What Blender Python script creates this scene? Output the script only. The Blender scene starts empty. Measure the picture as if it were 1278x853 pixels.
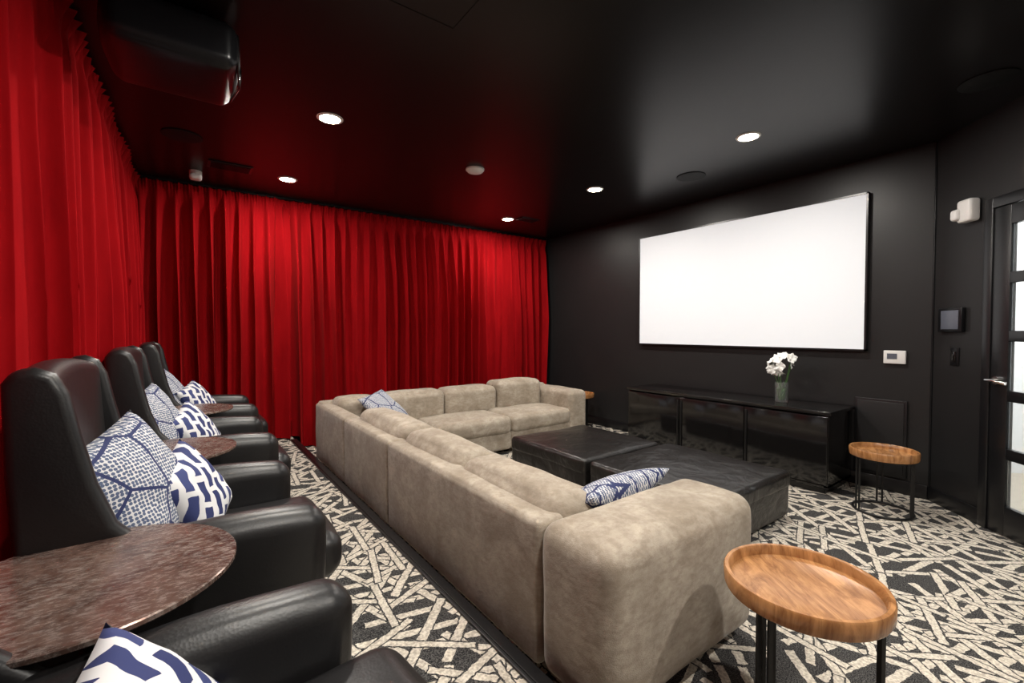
import bpy, bmesh, math, random
from mathutils import Vector, Matrix, noise
random.seed(4)
S = bpy.context.scene
COL = S.collection
try:
    S.view_settings.view_transform = 'Standard'
    S.view_settings.look = 'None'
except Exception: pass

# ------------------------------------------------------------ materials
class NT:
    def __init__(s, name):
        s.m = bpy.data.materials.new(name); s.m.use_nodes = True
        s.t = s.m.node_tree; s.b = s.t.nodes['Principled BSDF']
    def n(s, ty, **kw):
        nd = s.t.nodes.new(ty)
        for k, v in kw.items(): setattr(nd, k, v)
        return nd
    def l(s, a, b): s.t.links.new(a, b)
    def put(s, sock, v):
        if isinstance(v, bpy.types.NodeSocket): s.l(v, sock)
        else: sock.default_value = v
    def math(s, op, a, b=None, c=None):
        nd = s.n('ShaderNodeMath', operation=op)
        s.put(nd.inputs[0], a)
        if b is not None: s.put(nd.inputs[1], b)
        if c is not None: s.put(nd.inputs[2], c)
        return nd.outputs[0]
    def mix(s, f, a, b):
        nd = s.n('ShaderNodeMix', data_type='RGBA')
        s.put(nd.inputs[0], f)
        s.put(nd.inputs[6], a if isinstance(a, bpy.types.NodeSocket) else (*a, 1))
        s.put(nd.inputs[7], b if isinstance(b, bpy.types.NodeSocket) else (*b, 1))
        return nd.outputs[2]
    def coord(s, scale=(1, 1, 1), rot=(0, 0, 0), kind='Object'):
        tc = s.n('ShaderNodeTexCoord'); mp = s.n('ShaderNodeMapping')
        mp.inputs['Scale'].default_value = scale; mp.inputs['Rotation'].default_value = rot
        s.l(tc.outputs[kind], mp.inputs[0]); return mp.outputs[0]
    def noise(s, vec, scale, detail=4, rough=.5, dist=0):
        nd = s.n('ShaderNodeTexNoise'); s.l(vec, nd.inputs['Vector'])
        nd.inputs['Scale'].default_value = scale; nd.inputs['Detail'].default_value = detail
        nd.inputs['Roughness'].default_value = rough; nd.inputs['Distortion'].default_value = dist
        return nd.outputs[0]
    def ramp(s, f, p0, p1, o0=0., o1=1.):
        nd = s.n('ShaderNodeMapRange'); s.put(nd.inputs[0], f)
        nd.inputs[1].default_value = p0; nd.inputs[2].default_value = p1
        nd.inputs[3].default_value = o0; nd.inputs[4].default_value = o1
        return nd.outputs[0]
    def bump(s, h, strength=.3, dist=.01):
        nd = s.n('ShaderNodeBump'); nd.inputs['Strength'].default_value = strength
        nd.inputs['Distance'].default_value = dist
        s.l(h, nd.inputs['Height']); s.l(nd.outputs[0], s.b.inputs['Normal'])
    def set(s, **kw):
        for k, v in kw.items():
            s.put(s.b.inputs[k.replace('_', ' ')], v if isinstance(v, (float, int, bpy.types.NodeSocket)) else (*v, 1))
        return s

def simple(name, col, rough=.5, metal=0., var=.15, nscale=12, bump=0, bscale=60, spec=.5):
    a = NT(name); v = a.coord()
    nz = a.noise(v, nscale, 4)
    c2 = tuple(min(1, c * (1 + var)) for c in col); c1 = tuple(c * (1 - var) for c in col)
    a.set(Base_Color=a.mix(nz, c1, c2), Roughness=rough, Metallic=metal)
    a.b.inputs['Specular IOR Level'].default_value = spec
    if bump: a.bump(a.noise(v, bscale, 3), bump, .004)
    return a.m

def emis(name, col, st):
    a = NT(name); a.set(Base_Color=col)
    a.b.inputs['Emission Color'].default_value = (*col, 1); a.b.inputs['Emission Strength'].default_value = st
    return a.m

M = {}
M['ceil'] = simple('ceiling_black_satin', (.0065, .0052, .0052), .31, spec=.19, var=.1, nscale=3, bump=.04, bscale=8)
M['wall'] = simple('wall_charcoal_paint', (.0140, .0136, .0140), .42, spec=.36, var=.15, nscale=3, bump=.05, bscale=120)
M['trim'] = simple('black_trim', (.008, .008, .009), .3)
M['black_gloss'] = simple('black_lacquer', (.007, .0065, .0065), .12, spec=.6, var=.1)
M['black_metal'] = simple('black_metal', (.012, .012, .012), .4, metal=.4)
M['plastic_white'] = simple('white_plastic', (.75, .74, .72), .4, var=.03)
M['plastic_dark'] = simple('dark_plastic', (.006, .006, .007), .28, spec=.3)
M['grille'] = simple('speaker_grille', (.008, .008, .008), .6, spec=.2)
M['grey_panel'] = simple('grey_touch_panel', (.10, .11, .14), .3)
M['chrome'] = simple('brushed_chrome', (.7, .7, .7), .18, metal=1., var=.05)
M['hallwall'] = simple('hall_wall_white', (.8, .8, .82), .6, var=.03)
M['hallfloor'] = simple('hall_floor_wood', (.50, .42, .33), .3, var=.2)
M['lamp'] = emis('downlight_lens', (1, .93, .82), 14)
a = NT('projection_screen_glow'); a.set(Base_Color=(.60, .61, .63), Roughness=.9)
a.b.inputs['Specular IOR Level'].default_value = .05
a.b.inputs['Emission Color'].default_value = (.95, .975, 1, 1); a.b.inputs['Emission Strength'].default_value = .33; M['screen'] = a.m  # weak glow added to the screen so it reads near-white
M['backwall'] = simple('wall_rear_paint', (.25, .24, .235), .7)

# leather
a = NT('black_leather'); v = a.coord()
n1 = a.noise(v, 3, 3); vor = a.n('ShaderNodeTexVoronoi'); vor.inputs['Scale'].default_value = 160; a.l(v, vor.inputs[0])
a.set(Base_Color=a.mix(n1, (.008, .008, .009), (.015, .014, .014)), Roughness=.37)
a.bump(a.math('ADD', a.math('MULTIPLY', vor.outputs[0], .15), a.math('MULTIPLY', a.noise(v, 9, 2), 1.0)), .22, .006)
M['leather'] = a.m
a = NT('wrinkled_leather'); v = a.coord()
n1 = a.noise(v, 3, 3)
a.set(Base_Color=a.mix(n1, (.009, .008, .0075), (.017, .015, .014)), Roughness=.29)
a.bump(a.math('ADD', a.noise(v, 6, 5, .55, 1.4), a.math('MULTIPLY', a.noise(v, 150, 2), .03)), .42, .028)
M['leather_w'] = a.m
# sofa
a = NT('taupe_microsuede'); v = a.coord()
n1 = a.ramp(a.noise(v, 4.5, 8, .70, .5), .38, .62); n2 = a.noise(v, 45, 3)
n3 = a.ramp(a.noise(a.coord((1, 1, 2.2)), 20, 6, .72), .44, .62)
c = a.mix(n1, (.31, .26, .20), (.50, .44, .36)); c = a.mix(a.math('MULTIPLY', n3, .55), c, (.24, .195, .145)); c = a.mix(a.math('MULTIPLY', n2, .25), c, (.20, .165, .13))
a.set(Base_Color=c, Roughness=.85); a.b.inputs['Sheen Weight'].default_value = .2; a.b.inputs['Sheen Roughness'].default_value = .4
a.b.inputs['Specular IOR Level'].default_value = .15
a.bump(a.math('ADD', n2, a.noise(v, 300, 2)), .3, .004)
M['sofa'] = a.m
# curtain
a = NT('red_velvet'); v = a.coord()
nz = a.noise(a.coord((6, 6, 1.2)), 2, 5, .6)
c = a.mix(nz, (.21, .0022, .0045), (.40, .006, .009))
a.set(Base_Color=c, Roughness=.9); a.b.inputs['Sheen Weight'].default_value = .05
a.b.inputs['Sheen Tint'].default_value = (1, .15, .12, 1); a.b.inputs['Specular IOR Level'].default_value = .04
a.bump(a.noise(v, 250, 3), .15, .003)
M['curtain'] = a.m

# carpet
def carpet():
    a = NT('bamboo_pattern_carpet')
    base = a.coord()
    w = a.n('ShaderNodeTexNoise'); w.inputs['Scale'].default_value = 42; w.inputs['Detail'].default_value = 3; a.l(base, w.inputs[0])
    vm = a.n('ShaderNodeVectorMath', operation='MULTIPLY_ADD')
    a.l(w.outputs['Color'], vm.inputs[0]); vm.inputs[1].default_value = (.018, .018, 0); a.l(base, vm.inputs[2])
    base = vm.outputs[0]
    sp = a.noise(base, 210, 2)
    sp2 = a.noise(base, 90, 3)
    dark = a.mix(a.ramp(sp, .42, .62), (.018, .018, .019), (.12, .115, .11))
    cream = a.mix(a.ramp(sp2, .38, .62), (.46, .41, .34), (.78, .72, .62))
    col = dark
    for i, (ang, rh, ln, p, sw) in enumerate([(12, .110, .50, .66, .036), (72, .106, .46, .64, .035), (132, .115, .50, .62, .037),
                                          (40, .135, .38, .38, .030), (158, .128, .40, .38, .032), (98, .130, .36, .34, .030)]):
        mp = a.n('ShaderNodeMapping'); mp.inputs['Rotation'].default_value = (0, 0, math.radians(ang)); a.l(base, mp.inputs[0])
        sx = a.n('ShaderNodeSeparateXYZ'); a.l(mp.outputs[0], sx.inputs[0])
        ry = a.math('DIVIDE', sx.outputs[1], rh); row = a.math('FLOOR', ry); fy = a.math('FRACT', ry)
        wn = a.n('ShaderNodeTexWhiteNoise', noise_dimensions='1D'); a.l(a.math('ADD', row, 13.37 * (i + 1)), wn.inputs['W'])
        xx = a.math('ADD', a.math('DIVIDE', sx.outputs[0], ln), wn.outputs[0])
        cx = a.math('FLOOR', xx); fx = a.math('FRACT', xx)
        cb = a.n('ShaderNodeCombineXYZ'); a.l(cx, cb.inputs[0]); a.l(row, cb.inputs[1]); cb.inputs[2].default_value = i * 3.1
        w2 = a.n('ShaderNodeTexWhiteNoise', noise_dimensions='3D'); a.l(cb.outputs[0], w2.inputs['Vector'])
        on = a.math('LESS_THAN', w2.outputs[0], p)
        sc = a.n('ShaderNodeSeparateColor'); a.l(w2.outputs['Color'], sc.inputs[0])
        cen = a.math('ADD', .34, a.math('MULTIPLY', sc.outputs[1], .32))
        tilt = a.math('MULTIPLY', a.math('SUBTRACT', sc.outputs[2], .5), a.math('MULTIPLY', a.math('SUBTRACT', fx, .5), .6))
        dy = a.math('ABSOLUTE', a.math('ADD', a.math('SUBTRACT', fy, cen), tilt)); dx = a.math('ABSOLUTE', a.math('SUBTRACT', fx, .5))
        def mask(wy, wx): return a.math('MULTIPLY', on, a.math('MULTIPLY', a.math('LESS_THAN', dy, wy), a.math('LESS_THAN', dx, wx)))
        hw = sw / rh / 2
        col = a.mix(mask(hw + .007 / rh, .5), col, dark)
        col = a.mix(mask(hw, .485), col, cream)
    a.set(Base_Color=col, Roughness=.95); a.b.inputs['Specular IOR Level'].default_value = .1
    a.bump(sp, .5, .006)
    return a.m
M['carpet'] = carpet()

# wood top
def wood(name, c1, c2, c3, rough):
    a = NT(name); v = a.coord((1.0, 4, 1), rot=(0, 0, .5))
    n = a.noise(v, 3.6, 6, .6, 2.0); g = a.noise(a.coord((3, 60, 2), rot=(0, 0, .5)), 4, 3)
    c = a.mix(a.ramp(n, .34, .62), c1, c2); c = a.mix(a.math('MULTIPLY', a.ramp(g, .5, .75), .4), c, c3)
    a.set(Base_Color=c, Roughness=rough); a.bump(g, .12, .002); return a.m
M['wood'] = wood('honey_wood', (.23, .095, .030), (.50, .245, .095), (.15, .055, .018), .25)
a = NT('tarnished_bronze_top'); v = a.coord()
n1 = a.ramp(a.noise(v, 5, 9, .66, .8), .38, .62); n2 = a.ramp(a.noise(a.coord((1, 2.5, 1), rot=(0, 0, .7)), 34, 8, .78), .45, .66)
n3 = a.ramp(a.noise(v, 3.0, 8, .66, .5), .40, .60)
c = a.mix(n1, (.075, .038, .030), (.26, .155, .120)); c = a.mix(a.math('MULTIPLY', a.math('MULTIPLY', n2, a.ramp(n3, 0, 1, .25, 1)), .85), c, (.52, .48, .44))
a.set(Base_Color=c, Roughness=a.ramp(n2, 0, 1, .20, .38), Metallic=.45); M['copper'] = a.m

# pillows
def pillow_dots(name, rs, ls=6.0, lw=.03):
    a = NT(name); v = a.coord(rot=(0, 0, rs))
    vo = a.n('ShaderNodeTexVoronoi'); vo.voronoi_dimensions = '2D'; vo.inputs['Scale'].default_value = 85; vo.inputs['Randomness'].default_value = .3; a.l(v, vo.inputs[0])
    dots = a.math('LESS_THAN', vo.outputs['Distance'], .42)
    ve = a.n('ShaderNodeTexVoronoi'); ve.voronoi_dimensions = '2D'; ve.feature = 'DISTANCE_TO_EDGE'; ve.inputs['Scale'].default_value = ls; a.l(v, ve.inputs[0])
    line = a.math('LESS_THAN', ve.outputs['Distance'], lw)
    c = a.mix(dots, (.66, .66, .67), (.085, .115, .20)); c = a.mix(line, c, (.02, .03, .11))
    a.set(Base_Color=c, Roughness=.85); return a.m
def pillow_blocks(name):
    a = NT(name); v = a.coord(rot=(0, 0, .5))
    w = a.n('ShaderNodeTexNoise'); w.inputs['Scale'].default_value = 9; a.l(v, w.inputs[0])
    vm = a.n('ShaderNodeVectorMath', operation='MULTIPLY_ADD'); a.l(w.outputs['Color'], vm.inputs[0]); vm.inputs[1].default_value = (.06, .06, 0); a.l(v, vm.inputs[2])
    br = a.n('ShaderNodeTexBrick'); a.l(vm.outputs[0], br.inputs[0]); br.inputs['Scale'].default_value = 1
    br.inputs['Brick Width'].default_value = .11; br.inputs['Row Height'].default_value = .054; br.inputs['Mortar Size'].default_value = .0115
    br.inputs['Mortar Smooth'].default_value = 0
    br.inputs['Color1'].default_value = (.018, .026, .11, 1); br.inputs['Color2'].default_value = (.04, .055, .18, 1); br.inputs['Mortar'].default_value = (.75, .75, .76, 1)
    a.set(Base_Color=br.outputs[0], Roughness=.85); return a.m
M['p1'] = pillow_dots('dotted_blue_fabric', .3); M['p2'] = pillow_blocks('navy_block_fabric'); M['p3'] = pillow_dots('triangle_blue_fabric', .8, 9, .05)
M['leaf'] = simple('leaf_green', (.05, .14, .03), .4)
M['petal'] = simple('petal_white', (.85, .85, .82), .5, var=.03)
a = NT('vase_glass'); a.set(Base_Color=(.9, .95, .93), Roughness=.03); a.b.inputs['Transmission Weight'].default_value = .95; M['glass'] = a.m

# ------------------------------------------------------------ geometry helpers
def mesh_obj(name, verts, faces, mat, parent=None, smooth=False):
    me = bpy.data.meshes.new(name); me.from_pydata(verts, [], faces); me.update()
    bm = bmesh.new(); bm.from_mesh(me); bmesh.ops.recalc_face_normals(bm, faces=bm.faces); bm.to_mesh(me); bm.free()
    if smooth:
        for p in me.polygons: p.use_smooth = True
    me.materials.append(mat)
    o = bpy.data.objects.new(name, me); COL.objects.link(o)
    if parent: o.parent = parent
    return o
def empty(name, loc=(0, 0, 0), rz=0):
    e = bpy.data.objects.new(name, None); e.empty_display_size = .1; COL.objects.link(e)
    e.location = loc; e.rotation_euler = (0, 0, rz); return e
def box(name, a, b, mat, parent=None, bevel=0.):
    (x0, y0, z0), (x1, y1, z1) = a, b
    vs = [(x, y, z) for x in (x0, x1) for y in (y0, y1) for z in (z0, z1)]
    fs = [(0, 1, 3, 2), (4, 6, 7, 5), (0, 4, 5, 1), (2, 3, 7, 6), (0, 2, 6, 4), (1, 5, 7, 3)]
    o = mesh_obj(name, vs, fs, mat, parent)
    if bevel:
        m = o.modifiers.new('b', 'BEVEL'); m.width = bevel; m.segments = 3
        for p in o.data.polygons: p.use_smooth = True
    return o
def soft(name, a, b, mat, parent=None, r=.05, puff=(0, 0, 0), n=8, wob=0., fn=None):
    """rounded, slightly stuffed block"""
    h = [abs(b[i] - a[i]) / 2 for i in range(3)]; c = [(a[i] + b[i]) / 2 for i in range(3)]
    r = min(r, min(h) * .98)
    ax = []
    for i in range(3):
        core = h[i] - r
        k = [-h[i] + r * t / 4 for t in range(4)]
        mid = [-core + 2 * core * t / n for t in range(n + 1)]
        ax.append(k + mid + [-x for x in reversed(k)])
    idx = {}; vs = []; fs = []
    def V(i, j, k):
        key = (i, j, k)
        if key in idx: return idx[key]
        p = [ax[0][i], ax[1][j], ax[2][k]]
        q = [max(-(h[t] - r), min(h[t] - r, p[t])) for t in range(3)]
        d = Vector([p[t] - q[t] for t in range(3)])
        if d.length > 1e-9:
            m = max(abs(x) for x in d); d = d.normalized() * m
        w = Vector(q) + d
        nn = [p[t] / h[t] for t in range(3)]
        for t in range(3):
            u, v2 = (t + 1) % 3, (t + 2) % 3
            w[t] += puff[t] * nn[t] * (1 - nn[u] ** 2) * (1 - nn[v2] ** 2)
        if wob:
            s = Vector(c) + w
            w += wob * Vector(noise.noise_vector(s * 5))
        P = Vector((w.x + c[0], w.y + c[1], w.z + c[2]))
        if fn: P = fn(P)
        idx[key] = len(vs); vs.append(tuple(P)); return idx[key]
    N = [len(x) for x in ax]
    for t in range(3):
        u, v2 = (t + 1) % 3, (t + 2) % 3
        for e in (0, N[t] - 1):
            for i in range(N[u] - 1):
                for j in range(N[v2] - 1):
                    q = []
                    for di, dj in ((0, 0), (1, 0), (1, 1), (0, 1)):
                        kk = [0, 0, 0]; kk[t] = e; kk[u] = i + di; kk[v2] = j + dj; q.append(V(*kk))
                    fs.append(q)
    return mesh_obj(name, vs, fs, mat, parent, True)
def lathe(name, prof, mat, parent=None, loc=(0, 0, 0), seg=64, smooth=True):
    vs = []; fs = []
    for r, z in prof:
        for i in range(seg):
            t = 2 * math.pi * i / seg; vs.append((loc[0] + r * math.cos(t), loc[1] + r * math.sin(t), loc[2] + z))
    for k in range(len(prof) - 1):
        for i in range(seg):
            j = (i + 1) % seg; fs.append((k * seg + i, k * seg + j, (k + 1) * seg + j, (k + 1) * seg + i))
    fs.append(tuple(range(seg))); fs.append(tuple((len(prof) - 1) * seg + i for i in range(seg)))
    o = mesh_obj(name, vs, fs, mat, parent, smooth)
    if smooth:
        m = o.modifiers.new('e', 'EDGE_SPLIT'); m.split_angle = math.radians(40)
    return o
def tube(name, pts, r, mat, parent=None, cyclic=False):
    cu = bpy.data.curves.new(name, 'CURVE'); cu.dimensions = '3D'; cu.bevel_depth = r; cu.bevel_resolution = 3; cu.use_fill_caps = True
    sp = cu.splines.new('POLY'); sp.points.add(len(pts) - 1)
    for p, q in zip(sp.points, pts): p.co = (*q, 1)
    sp.use_cyclic_u = cyclic; cu.materials.append(mat)
    o = bpy.data.objects.new(name, cu); COL.objects.link(o)
    if parent: o.parent = parent
    return o
def prism(name, prof, y0, y1, mat, parent=None, bevel=.03, seg=4):
    n = len(prof)
    vs = [(x, y0, z) for x, z in prof] + [(x, y1, z) for x, z in prof]
    fs = [tuple(range(n)), tuple(range(2 * n - 1, n - 1, -1))] + [(i, (i + 1) % n, n + (i + 1) % n, n + i) for i in range(n)]
    o = mesh_obj(name, vs, fs, mat, parent, True)
    m = o.modifiers.new('b', 'BEVEL'); m.width = bevel; m.segments = seg; m.limit_method = 'ANGLE'; m.angle_limit = math.radians(50)
    return o

# ------------------------------------------------------------ room
CZ = 2.83; RZ = .13; XS = 4.78; YB = 5.80
box('floor', (-1, -1.4, -.1), (XS + .12, YB + .12, 0), M['carpet'])
box('floor_riser', (-.78, -1.2, .001), (1.0, YB, RZ), M['carpet'])
e = empty('trim_stair_nosing')
box('nosing_top', (.945, -1.2, RZ + .001), (1.012, YB - .35, RZ + .012), M['trim'], e, .003)
box('nosing_face', (1.002, -1.2, .001), (1.016, YB - .35, RZ + .008), M['trim'], e, .002)
box('nosing_rib', (.958, -1.2, RZ + .011), (.966, YB - .35, RZ + .017), M['black_metal'], e, .002)
box('ceiling', (-1, -1.4, CZ), (XS + .12, YB + .12, CZ + .1), M['ceil'])
box('wall_left', (-.90, -1.4, 0), (-.78, YB + .12, CZ), M['wall'])
box('wall_back', (-.90, YB, 0), (XS + .12, YB + .12, CZ), M['wall'])
box('wall_screen', (XS, .89, 0), (XS + .12, YB + .12, CZ), M['wall'])
box('wall_rear', (-.90, -1.4, 0), (3.8, -1.28, CZ), M['backwall'])
# chamfer wall with door; local x runs along the wall, -y is inside the room
WA = math.atan2(-.70, -.71)
C0 = (XS, .89, 0)
def wl(name): return empty(name, C0, WA)
e = wl('wall_right')
box('pier', (-.05, 0, 0), (.47, .12, CZ), M['wall'], e)
box('header', (.47, 0, 2.24), (1.55, .12, CZ), M['wall'], e)
box('pier_2', (1.55, 0, 0), (1.80, .12, CZ), M['wall'], e)
box('wall_side', (3.50, -1.4, 0), (3.62, -.30, CZ), M['wall'])
e = wl('baseboard_right'); box('board', (.0, -.014, .001), (.46, -.001, .11), M['trim'], e, .003)
box('baseboard_screen', (XS - .014, .90, .001), (XS - .001, YB - .4, .11), M['trim'], None, .003)
e = wl('trim_corner'); box('bead', (.0, -.010, .11), (.012, -.001, CZ - .002), M['trim'], e, .002)

# door
d = wl('door_1')
box('casing_left', (.465, -.02, .001), (.530, .035, 2.24), M['trim'], d, .004)
box('jamb_left', (.465, .035, .001), (.53, .12, 2.24), M['trim'], d)
box('casing_right', (1.475, -.02, .001), (1.545, .12, 2.24), M['trim'], d, .004)
box('casing_top', (.530, -.02, 2.17), (1.475, .12, 2.24), M['trim'], d, .004)
box('stile_left', (.533, -.012, .01), (.655, .028, 2.165), M['trim'], d, .003)
box('stile_right', (1.35, -.012, .01), (1.470, .028, 2.165), M['trim'], d, .003)
lit = [(.20, .51), (.58, .89), (.96, 1.28), (1.35, 1.66), (1.73, 2.04)]
zz = [.01] + [q for p in lit for q in p] + [2.165]
for i in range(0, len(zz), 2): box('rail_%d' % i, (.655, -.012, zz[i]), (1.35, .028, zz[i + 1]), M['trim'], d, .003)
for i, (z0, z1) in enumerate(lit): box('glass_%d' % i, (.655, .006, z0), (1.35, .009, z1), M['glass'], d)
def cyl(name, p0, p1, r, mat, parent): return tube(name, [p0, p1], r, mat, parent)
cyl('rose', (.59, -.03, 1.02), (.59, -.01, 1.02), .028, M['chrome'], d)
cyl('neck', (.59, -.075, 1.02), (.59, -.03, 1.02), .011, M['chrome'], d)
tube('lever', [(.58, -.075, 1.02), (.635, -.077, 1.022), (.685, -.07, 1.015), (.705, -.06, 1.01)], .012, M['chrome'], d)
# hallway past the door
h = wl('hall_floor'); box('slab', (-.9, .13, -.1), (3.2, 2.6, -.001), M['hallfloor'], h)
h = wl('wall_hall'); box('slab', (-.9, 2.6, -.1), (3.2, 2.7, 2.9), M['hallwall'], h); box('slab_end', (-1.0, .13, -.1), (-.9, 2.7, 2.9), M['hallwall'], h)

# wall devices
k = wl('touch_panel'); box('body', (.09, -.03, 1.34), (.31, -.002, 1.52), M['plastic_dark'], k, .006); box('glass', (.125, -.034, 1.36), (.285, -.029, 1.50), M['grey_panel'], k, .002)
k = wl('light_switch'); box('plate', (.185, -.008, 1.09), (.262, -.001, 1.225), M['plastic_dark'], k, .003); box('rocker', (.207, -.013, 1.12), (.24, -.007, 1.195), M['black_gloss'], k, .002)
k = wl('emergency_light'); box('body', (.30, -.075, 2.12), (.42, -.002, 2.28), M['plastic_white'], k, .02)
soft('lamp_head', (.275, -.10, 2.14), (.34, -.03, 2.22), M['plastic_white'], k, .02)
k = empty('thermostat'); box('body', (XS - .03, 1.045, 1.075), (XS - .002, 1.19, 1.185), M['plastic_white'], k, .006)
box('display', (XS - .033, 1.10, 1.115), (XS - .029, 1.165, 1.16), M['grey_panel'], k)
k = empty('wall_access_panel'); box('plate', (XS - .02, 1.03, .13), (XS - .002, 1.385, .77), M['trim'], k, .004)
box('inner_plate', (XS - .026, 1.05, .15), (XS - .018, 1.365, .75), M['wall'], k, .003)

# screen
k = empty('projection_screen')
Y0, Y1, Z0, Z1 = 1.305, 3.69, 1.175, 2.535
box('surface', (XS - .045, Y0 + .012, Z0 + .012), (XS - .035, Y1 - .012, Z1 - .012), M['screen'], k)
for nm, aa, bb in (('frame_l', (Y0, Z0), (Y0 + .014, Z1)), ('frame_r', (Y1 - .014, Z0), (Y1, Z1)), ('frame_b', (Y0, Z0), (Y1, Z0 + .014)), ('frame_t', (Y0, Z1 - .014), (Y1, Z1))):
    box(nm, (XS - .055, aa[0], aa[1]), (XS - .002, bb[0], bb[1]), M['trim'], k)

# ------------------------------------------------------------ curtains
def curtain(name, path, lam, seed, zbot, amp0=.028, amp1=.082, ztop=CZ - .028):
    P = [Vector((p[0], p[1])) for p in path]
    L = [0]
    for i in range(1, len(P)): L.append(L[-1] + (P[i] - P[i - 1]).length)
    tot = L[-1]; n = int(tot / .0075); NZ = 46
    def at(s):
        s = max(0, min(tot - 1e-6, s))
        for i in range(1, len(P)):
            if s <= L[i]:
                t = (s - L[i - 1]) / (L[i] - L[i - 1]); dd = (P[i] - P[i - 1]).normalized()
                return P[i - 1].lerp(P[i], t), dd
    vs = []; fs = []
    for i in range(n + 1):
        s = tot * i / n; p, dd = at(s); nr = Vector((dd.y, -dd.x))
        zb = zbot(p.x)
        ph0 = 2 * math.pi * s / lam
        for j in range(NZ + 1):
            k = j / NZ; z = ztop + (zb - ztop) * k
            warp = 1.2 * noise.noise(Vector((s * 2.0, k * .5, seed))) + .7 * noise.noise(Vector((s * 6, k * 1.1, seed + 7)))
            ph = ph0 + warp * 2.4 * min(1, k * 3 + .15)
            A = amp0 + (amp1 - amp0) * min(1, k * 2.2)
            A *= .90 + .8 * noise.noise(Vector((s * 2.4, k * .7, seed + 20)))
            sn = math.sin(ph)
            # narrow rounded crests, deep valleys
            f = 2 * ((.5 + .5 * sn) ** 1.5) - .85
            f = f + .24 * math.sin(2.1 * ph + 1 + 2 * k) + .30 * math.sin(ph * .43 + seed + k)
            off = A * f
            hd = max(0, 1 - k / .045)
            if hd > 0:
                pl = abs(math.sin(math.pi * s / (lam * .62))) ** .5
                off = off * (1 - hd) + hd * (.03 * (1 - pl) * 2 + .016 * math.sin(2 * math.pi * s / (lam * .2)))
            neck = math.exp(-((k - .05) / .02) ** 2); off *= 1 - .45 * neck
            sh = .012 * noise.noise(Vector((s * 4, k * 2.5, seed + 3))) + .020 * math.cos(ph) * min(1, k * 2)
            q = p + nr * off + dd * sh
            vs.append((q.x, q.y, z))
    for i in range(n):
        for j in range(NZ):
            b0 = i * (NZ + 1) + j; fs.append((b0, b0 + 1, b0 + NZ + 2, b0 + NZ + 1))
    return mesh_obj(name, vs, fs, M['curtain'], None, True)
zb = lambda x: RZ + .012 if x < 1.06 else .012
YC = 5.55
curtain('curtain', [(-.69, -.9), (-.68, .8), (-.635, 1.7), (-.565, 2.35), (-.415, 2.75), (-.40, 3.6), (-.355, YC - .04)], .145, 1.3, zb, .024, .052)
curtain('curtain', [(-.34, YC), (.85, YC - .01), (.92, YC + .04)], .135, 5.1, zb)
curtain('curtain', [(.90, YC + .11), (.96, YC + .02), (1.1, YC), (4.72, YC)], .142, 9.4, zb)
k = empty('curtain_track')
box('track_back', (-.42, YC - .015, CZ - .022), (4.76, YC + .015, CZ - .001), M['trim'], k)

# ------------------------------------------------------------ sofa
s = empty('sectional_sofa')
X0, X1 = 1.08, 1.97; YN, YF = .94, 4.86; BT = .615; m = M['sofa']
for i, (a0, b0) in enumerate([(1.305, 2.87), (2.87, 3.86), (3.86, YF)]):
    soft('back_shell_%d' % i, (X0, a0 + .002, .05), (X0 + .15, b0 - .002, BT), m, s, .028, (.008, .0, .008), 8, .004)
soft('arm_near', (X0 - .006, YN, .05), (X1 + .055, 1.305, BT + .015), m, s, .070, (.010, .010, .014), 10, .006)
for i, (a0, b0) in enumerate([(1.31, 2.10), (2.11, 2.86), (2.87, 3.80)]):
    soft('back_cushion_%d' % i, (X0 + .10, a0, .36), (X0 + .36, b0, .665 + .012 * i), m, s, .075, (.02, .0, .022), 8, .007)
for i, (a0, b0) in enumerate([(1.30, 2.57), (2.57, 3.93)]):
    soft('seat_%d' % i, (X0 + .30, a0, .22), (X1, b0, .41), m, s, .06, (.01, 0, .018), 8, .005)
    soft('seat_base_%d' % i, (X0 + .1, a0, .05), (X1 - .02, b0, .25), m, s, .03)
XR = 4.05
soft('back_shell_far', (X0 + .02, YF - .15, .05), (2.65, YF, BT + .02), m, s, .03, (0, .006, .008), 8, .004)
soft('back_shell_far_2', (2.65, YF - .15, .05), (XR - .02, YF, BT + .02), m, s, .03, (0, .006, .008), 8, .004)
for i, (a0, b0, zt) in enumerate([(X0 + .12, 1.62, .675), (1.62, 2.36, .685), (2.37, 3.06, .685), (3.07, 3.76, .725)]):
    soft('back_cushion_far_%d' % i, (a0, YF - .40, .36), (b0, YF - .09, zt), m, s, .065, (.0, .02, .02), 8, .007)
for i, (a0, b0) in enumerate([(X0 + .3, 2.0), (2.0, 2.9), (2.9, 3.78)]):
    soft('seat_far_%d' % i, (a0, 3.93, .22), (b0, YF - .3, .415), m, s, .06, (.0, .01, .018), 8, .005)
    soft('seat_base_far_%d' % i, (a0, 3.95, .05), (b0, YF - .1, .25), m, s, .03)
soft('arm_far', (3.76, 3.93, .05), (XR, YF - .02, BT), m, s, .06, (.01, .01, .012), 8, .005)
for i, (x, y) in enumerate([(1.16, 1.05), (1.9, 1.05), (1.16, 4.75), (3.97, 4.75), (3.97, 4.02), (1.9, 3.0), (1.16, 3.0)]):
    box('foot_%d' % i, (x - .03, y - .03, .001), (x + .03, y + .03, .06), M['trim'], s)

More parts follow.
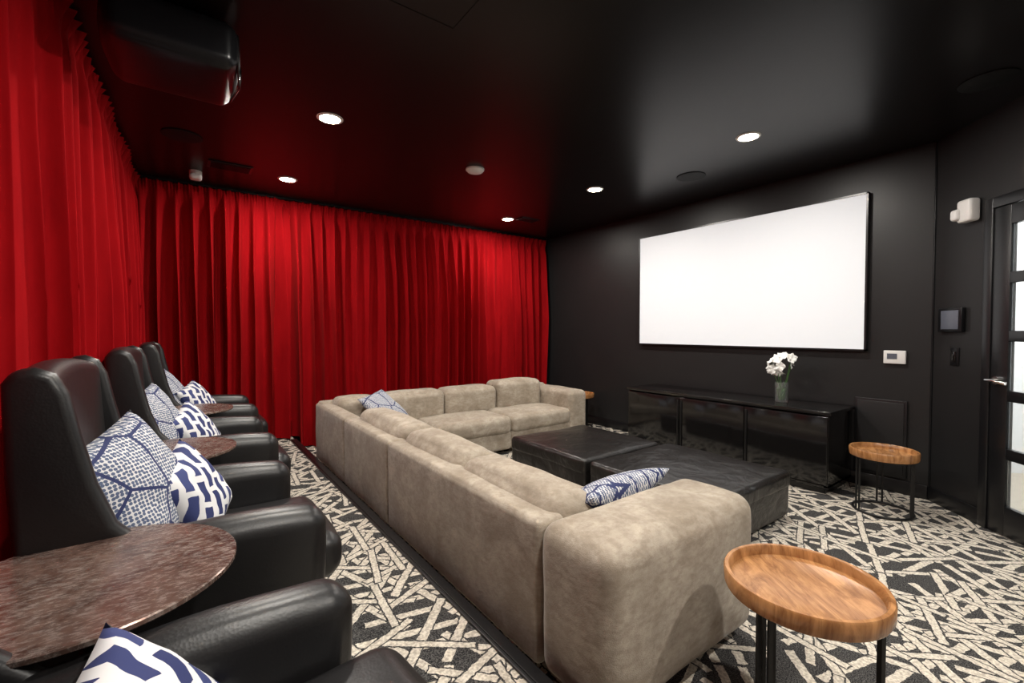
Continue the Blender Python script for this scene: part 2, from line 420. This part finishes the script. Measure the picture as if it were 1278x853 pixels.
# ------------------------------------------------------------ ottomans
def ottoman(x0, y0, x1, y1):
    o = empty('leather_ottoman')
    soft('body', (x0, y0, .02), (x1, y1, .32), M['leather_w'], o, .03, (.006, .006, 0), 8, .005)
    soft('top_pad', (x0 - .004, y0 - .004, .215), (x1 + .004, y1 + .004, .345), M['leather_w'], o, .035, (.004, .004, .014), 14, .007)
    for i, (x, y) in enumerate([(x0 + .08, y0 + .08), (x1 - .08, y0 + .08), (x0 + .08, y1 - .08), (x1 - .08, y1 - .08)]):
        box('foot_%d' % i, (x - .025, y - .025, .001), (x + .025, y + .025, .03), M['trim'], o)
ottoman(2.50, 2.46, 3.46, 3.42)
ottoman(2.50, 1.40, 3.52, 2.41)

# ------------------------------------------------------------ media cabinet
c = empty('media_console'); CX = 4.22; CY0, CY1 = 1.40, 3.42; CT = .69; bg = M['black_gloss']
box('top', (CX - .02, CY0 - .02, CT - .03), (XS - .03, CY1 + .02, CT), bg, c, .003)
box('side_1', (CX, CY0, .06), (XS - .03, CY0 + .03, CT - .03), bg, c, .002)
box('side_2', (CX, CY1 - .03, .06), (XS - .03, CY1, CT - .03), bg, c, .002)
box('back', (XS - .05, CY0 + .03, .06), (XS - .03, CY1 - .03, CT - .03), bg, c)
box('bottom', (CX, CY0, .05), (XS - .03, CY1, .08), bg, c, .002)
box('plinth', (CX + .04, CY0 + .03, .001), (XS - .05, CY1 - .03, .05), M['trim'], c)
w = (CY1 - CY0) / 3
for i in range(3):
    y0 = CY0 + i * w + .004; y1 = CY0 + (i + 1) * w - .004
    box('door_%d' % i, (CX - .018, y0, .085), (CX, y1, CT - .045), bg, c, .003)
    hy = y1 - .015 if i < 2 else y0 + .015
    box('pull_%d' % i, (CX - .028, hy - .008, .12), (CX - .017, hy + .008, CT - .07), M['black_metal'], c, .002)

# ------------------------------------------------------------ flower vase
f = empty('orchid_in_vase', (4.46, 1.86, CT))
lathe('vase', [(.030, 0.001), (.052, .004), (.055, .185), (.051, .185), (.048, .02), (.005, .015)], M['glass'], f, seg=32)
for i in range(11):
    a0 = random.uniform(0, 6.28); rr = .034
    pts = [(rr * math.cos(a0 + t * 1.5) * (.5 + t * .5), rr * math.sin(a0 + t * 1.5) * (.5 + t * .5), .02 + t * .11) for t in [q / 6 for q in range(7)]]
    tube('stem_leaf_%d' % i, pts, .007, M['leaf'], f)
for st in range(5):
    a0 = st * 1.3 + .4; top = Vector((.06 * math.cos(a0), .09 * math.sin(a0), .33 + .05 * (st % 2)))
    tube('stem_%d' % st, [(0, 0, .1), tuple(top * .6), tuple(top)], .003, M['leaf'], f)
vs = []; fs = []
def flower(cn, nrm, sz):
    q = nrm.to_track_quat('Z', 'Y')
    for i in range(5):
        t0 = i * 2 * math.pi / 5 + random.uniform(-.2, .2); b0 = len(vs)
        R, N = 4, 3
        for j in range(R + 1):
            for k in range(-N, N + 1):
                rr = sz * j / R; wd = sz * .48 * math.sin(math.pi * min(1, (j / R) * .85 + .1))
                p = Vector((rr, wd * k / N, .25 * sz * (j / R) ** 2 - .12 * sz * abs(k / N)))
                p = Matrix.Rotation(t0, 3, 'Z') @ p; p = q @ p + cn; vs.append(tuple(p))
        for j in range(R):
            for k in range(2 * N):
                a1 = b0 + j * (2 * N + 1) + k; fs.append((a1, a1 + 1, a1 + 2 * N + 2, a1 + 2 * N + 1))
for i in range(26):
    dv = Vector((random.gauss(0, 1), random.gauss(0, 1), random.gauss(0, .9))).normalized()
    cn = Vector((dv.x * .085, dv.y * .115, .35 + dv.z * .085 - dv.y * .03))
    flower(cn, (dv + Vector((-.5, -.2, .2))).normalized(), .042)
mesh_obj('blossoms', vs, fs, M['petal'], f, True)

# ------------------------------------------------------------ round wood side tables
def wood_table(x, y, r, h, rot):
    e = empty('round_wood_side_table', (x, y, 0), rot)
    lathe('tray_top', [(r * .88, h - .060), (r * .975, h - .057), (r * .995, h - .046), (r, h - .006), (r - .004, h), (r - .015, h), (r - .020, h - .006), (r - .024, h - .032), (r - .032, h - .036), (.01, h - .036)], M['wood'], e, seg=96)
    rl = r * .86
    for i in range(3):
        t = i * 2 * math.pi / 3
        for dt in (-.09, .09):
            cx, cy = rl * math.cos(t + dt), rl * math.sin(t + dt)
            box('leg_%d_%s' % (i, 'a' if dt < 0 else 'b'), (cx - .006, cy - .006, .012), (cx + .006, cy + .006, h - .058), M['black_metal'], e)
    tube('base_ring', [(rl * math.cos(q * math.pi / 24), rl * math.sin(q * math.pi / 24), .010) for q in range(48)], .009, M['black_metal'], e, True)
    tube('top_ring', [(rl * math.cos(q * math.pi / 24), rl * math.sin(q * math.pi / 24), h - .064) for q in range(48)], .006, M['black_metal'], e, True)
wood_table(4.20, 1.04, .208, .47, .35)
wood_table(1.615, .60, .234, .55, .9)
wood_table(4.48, 4.50, .205, .48, .2)

# ------------------------------------------------------------ bronze tables
def copper_table(x, y, r, h):
    e = empty('round_bronze_side_table', (x, y, RZ))
    t = h - RZ
    lathe('top', [(r * .9, t - .018), (r - .006, t - .017), (r, t - .012), (r, t - .003), (r - .003, t), (.01, t)], M['copper'], e, seg=96)
    lathe('stem', [(.024, .02), (.02, .04), (.02, t - .03), (.05, t - .019)], M['black_metal'], e, seg=24)
    lathe('base', [(.16, .001), (.16, .010), (.15, .014), (.02, .022)], M['black_metal'], e, seg=48)
copper_table(-.185, 1.42, .295, .775)
copper_table(-.05, 2.73, .27, .77)
copper_table(.05, 4.07, .26, .77)

# ------------------------------------------------------------ armchairs
def armchair(x, cy, rz=0):
    e = empty('wingback_leather_armchair', (x, cy, RZ), rz); lm = M['leather']; W = .40
    wing = [(.09, .10), (.46, .10), (.50, .40), (.42, .56), (.31, .60), (.245, .68), (.205, .80), (.175, .94),
            (.155, 1.05), (.130, 1.105), (.09, 1.125), (.05, 1.12), (.028, 1.085), (.030, .85), (.05, .50)]
    for sg, nm in ((-1, 'right'), (1, 'left')):
        ya, yb = (sg * W, sg * (W - .055))
        prism('wing_' + nm, wing, min(ya, yb), max(ya, yb), lm, e, .025, 5)
        def curve(P, sg=sg):
            t = max(0, min(1, (P.x - .2) / .62)); q = P.copy()
            if P.z > .3: q.z += .012 * math.sin(math.pi * t) - .012 * t * t
            q.x += .02 * (P.z - .3) / .3
            return q
        ya, yb = sg * (W + .008), sg * (W - .135)
        soft('arm_' + nm, (.16, min(ya, yb), .05), (.79, max(ya, yb), .60), lm, e, .062, (.015, .008, .006), 8, .004, curve)
    def crown(P):
        q = P.copy(); 
        if P.z > 0: q.z += .03 * (1 - (P.y / .37) ** 2) * (P.z / .37)
        q.x -= .03 * (1 - (P.y / .37) ** 2)
        return q
    b = soft('back', (-.04, -W + .03, -.38), (.06, W - .03, .355), lm, e, .045, (.01, 0, 0), 10, .003, crown)
    b.location = (.10, 0, .745); b.rotation_euler = (0, math.radians(-3.5), 0)
    soft('back_pad', (.09, -W + .09, .42), (.18, W - .09, .80), lm, e, .05, (.02, 0, 0), 8, .003)
    soft('seat_base', (.10, -W + .08, .06), (.80, W - .08, .30), lm, e, .03)
    soft('seat_cushion', (.14, -W + .12, .26), (.895, W - .12, .440), lm, e, .065, (.012, 0, .02), 8, .004)
    for i, (fx, fy) in enumerate([(.22, -.32), (.22, .32), (.72, -.32), (.72, .32)]):
        box('foot_%d' % i, (fx - .025, fy - .025, .001), (fx + .025, fy + .025, .07), M['trim'], e)
    return e
ca = armchair(-.515, .755, math.radians(5)); ca.scale = (1.09, 1, 1)
armchair(-.40, 2.05)
armchair(-.345, 3.40)
armchair(-.295, 4.72)

# ------------------------------------------------------------ pillows
def pillow(loc, size, thick, yaw, lean, spin, mat, name='throw_pillow', sy=None):
    sy = sy or size
    N = 22; vs = []; fs = []; idx = {}
    for side in (1, -1):
        for i in range(N + 1):
            for j in range(N + 1):
                u = -1 + 2 * i / N; v = -1 + 2 * j / N
                edge = i in (0, N) or j in (0, N)
                if edge and (i, j) in idx: idx[(side, i, j)] = idx[(i, j)]; continue
                hgt = ((1 - abs(u) ** 2.6) * (1 - abs(v) ** 2.6)) ** .5
                x = u * size / 2 * (1 - .06 * (1 - v * v)); y = v * sy / 2 * (1 - .06 * (1 - u * u))
                wz = .012 * noise.noise(Vector((u * 2.5 + loc[0] * 9, v * 2.5, loc[1] * 7 + side)))
                z = side * (thick / 2 * hgt) + (wz if not edge else 0) * hgt
                k = len(vs); vs.append((x, y, z)); idx[(side, i, j)] = k
                if edge: idx[(i, j)] = k
        for i in range(N):
            for j in range(N):
                fs.append([idx[(side, i, j)], idx[(side, i + 1, j)], idx[(side, i + 1, j + 1)], idx[(side, i, j + 1)]])
    o = mesh_obj(name, vs, fs, mat, None, True)
    R = Matrix.Rotation(math.radians(yaw), 4, 'Z') @ Matrix.Rotation(math.radians(lean), 4, 'Y') @ Matrix.Rotation(math.radians(spin), 4, 'Z')
    o.matrix_world = Matrix.Translation(loc) @ R
    return o
p1, p2 = M['p1'], M['p2']
pillow((-.135, 1.93, .825), .43, .17, -30, 66, 16, p1)
pillow((.025, 2.05, .745), .33, .14, -25, 62, 16, p2)
pillow((-.12, 3.28, .815), .41, .15, -25, 66, 14, p1)
pillow((.055, 3.38, .735), .32, .13, -30, 60, 20, p2)
pillow((-.09, 4.62, .82), .42, .15, -25, 62, 25, p1)
pillow((.10, 4.66, .75), .33, .13, -30, 58, 15, p2)
pillow((-.05, .93, .66), .34, .13, -20, 50, 10, p2)
pillow((1.64, 1.475, .535), .42, .16, 95, 36, 0, M['p3'], sy=.62)
pillow((1.62, 4.36, .575), .42, .13, -60, 42, 10, p1)

# ------------------------------------------------------------ ceiling fixtures
def downlight(x, y, power=27):
    e = empty('recessed_downlight', (x, y, CZ))
    lathe('trim_ring', [(.066, -.004), (.070, -.008), (.084, -.006), (.088, -.0005), (.07, -.0005)], M['plastic_white'], e, seg=48)
    lathe('lens', [(.067, -.0055), (.01, -.0055), ], M['lamp'], e, seg=48, smooth=False)
    ld = bpy.data.lights.new('downlight_lamp', 'AREA'); ld.shape = 'DISK'; ld.size = .13; ld.energy = power; ld.color = (1, .95, .88)
    lo = bpy.data.objects.new('lamp', ld); COL.objects.link(lo); lo.parent = e; lo.location = (0, 0, -.012)
for x in (.85, 3.5):
    for y in (.12, 1.72, 3.30, 4.86):
        if not (x > 3 and y < .5): downlight(x, y, 24 if y > 4 else 32)
downlight(2.2, -.5, 44)  # extra downlight out of view, added as soft fill from the camera side
def ceil_speaker(x, y, r=.13):
    e = empty('ceiling_speaker', (x, y, CZ)); lathe('grille', [(r, -.0005), (r, -.006), (r - .01, -.009), (.01, -.007)], M['grille'], e, seg=48)
ceil_speaker(3.95, 2.48); ceil_speaker(.02, 4.25); ceil_speaker(3.86, .50)
e = empty('smoke_detector', (2.18, 3.54, CZ)); lathe('body', [(.085, -.0005), (.085, -.012), (.065, -.03), (.03, -.038), (.005, -.038)], M['plastic_white'], e, seg=40)
e = empty('ceiling_vent', (.37, 4.79, CZ))
box('frame', (-.17, -.10, -.010), (.17, .10, -.0005), M['trim'], e, .002)
for i in range(7): box('slat_%d' % i, (-.15, -.08 + i * .025, -.018), (.15, -.072 + i * .025, -.009), M['plastic_dark'], e)
e = empty('ceiling_vent', (3.72, 4.72, CZ)); box('frame', (-.15, -.08, -.010), (.15, .08, -.0005), M['trim'], e, .002)
for i in range(5): box('slat_%d' % i, (-.13, -.06 + i * .028, -.018), (.13, -.052 + i * .028, -.009), M['plastic_dark'], e)
e = empty('security_camera', (.12, 5.12, CZ)); lathe('mount', [(.05, -.0005), (.05, -.03), (.03, -.035)], M['plastic_white'], e, seg=32)
soft('housing', (-.05, -.05, -.08), (.05, .05, -.025), M['plastic_white'], e, .025)
e = empty('ceiling_access_panel')
box('seam_1', (.45, 1.968, CZ - .002), (1.09, 1.972, CZ - .0005), M['grille'], e); box('seam_2', (1.088, 1.33, CZ - .002), (1.092, 1.97, CZ - .0005), M['grille'], e)

# projector
e = empty('ceiling_projector', (.01, 2.72, 0))
soft('body', (-.26, -.25, 2.575), (.215, .25, 2.79), M['plastic_dark'], e, .05, (.03, .0, .008), 8)
lathe('mount_plate', [(.03, 2.775), (.03, CZ - .02), (.09, CZ - .015), (.09, CZ - .001)], M['black_metal'], e, seg=24)
cyl('lens_barrel', (.20, .05, 2.68), (.255, .05, 2.68), .05, M['black_gloss'], e)
tube('front_trim', [(.222, -.20, 2.61), (.245, 0, 2.60), (.222, .20, 2.61), (.222, .20, 2.75), (.245, 0, 2.76), (.222, -.20, 2.75)], .006, M['black_gloss'], e, True)

# ------------------------------------------------------------ hall light & world
hl = bpy.data.lights.new('hall_lamp', 'POINT'); hl.energy = 260; hl.shadow_soft_size = .3
ho = bpy.data.objects.new('hall_ceiling_lamp', hl); COL.objects.link(ho)
v = Vector(C0) + Matrix.Rotation(WA, 3, 'Z') @ Vector((.6, 1.5, 2.6)); ho.location = v
W = bpy.data.worlds.new('world'); S.world = W; W.use_nodes = True
W.node_tree.nodes['Background'].inputs[0].default_value = (.9, .95, 1, 1); W.node_tree.nodes['Background'].inputs[1].default_value = .8

# ------------------------------------------------------------ camera
cd = bpy.data.cameras.new('camera'); cam = bpy.data.objects.new('camera', cd); COL.objects.link(cam)
cd.sensor_width = 36; cd.lens = 560 / 1278 * 36; cd.clip_start = .02
cam.location = (0, 0, 1.35); cam.rotation_euler = (math.radians(90 - 1.38), 0, math.radians(-36.3))
S.camera = cam
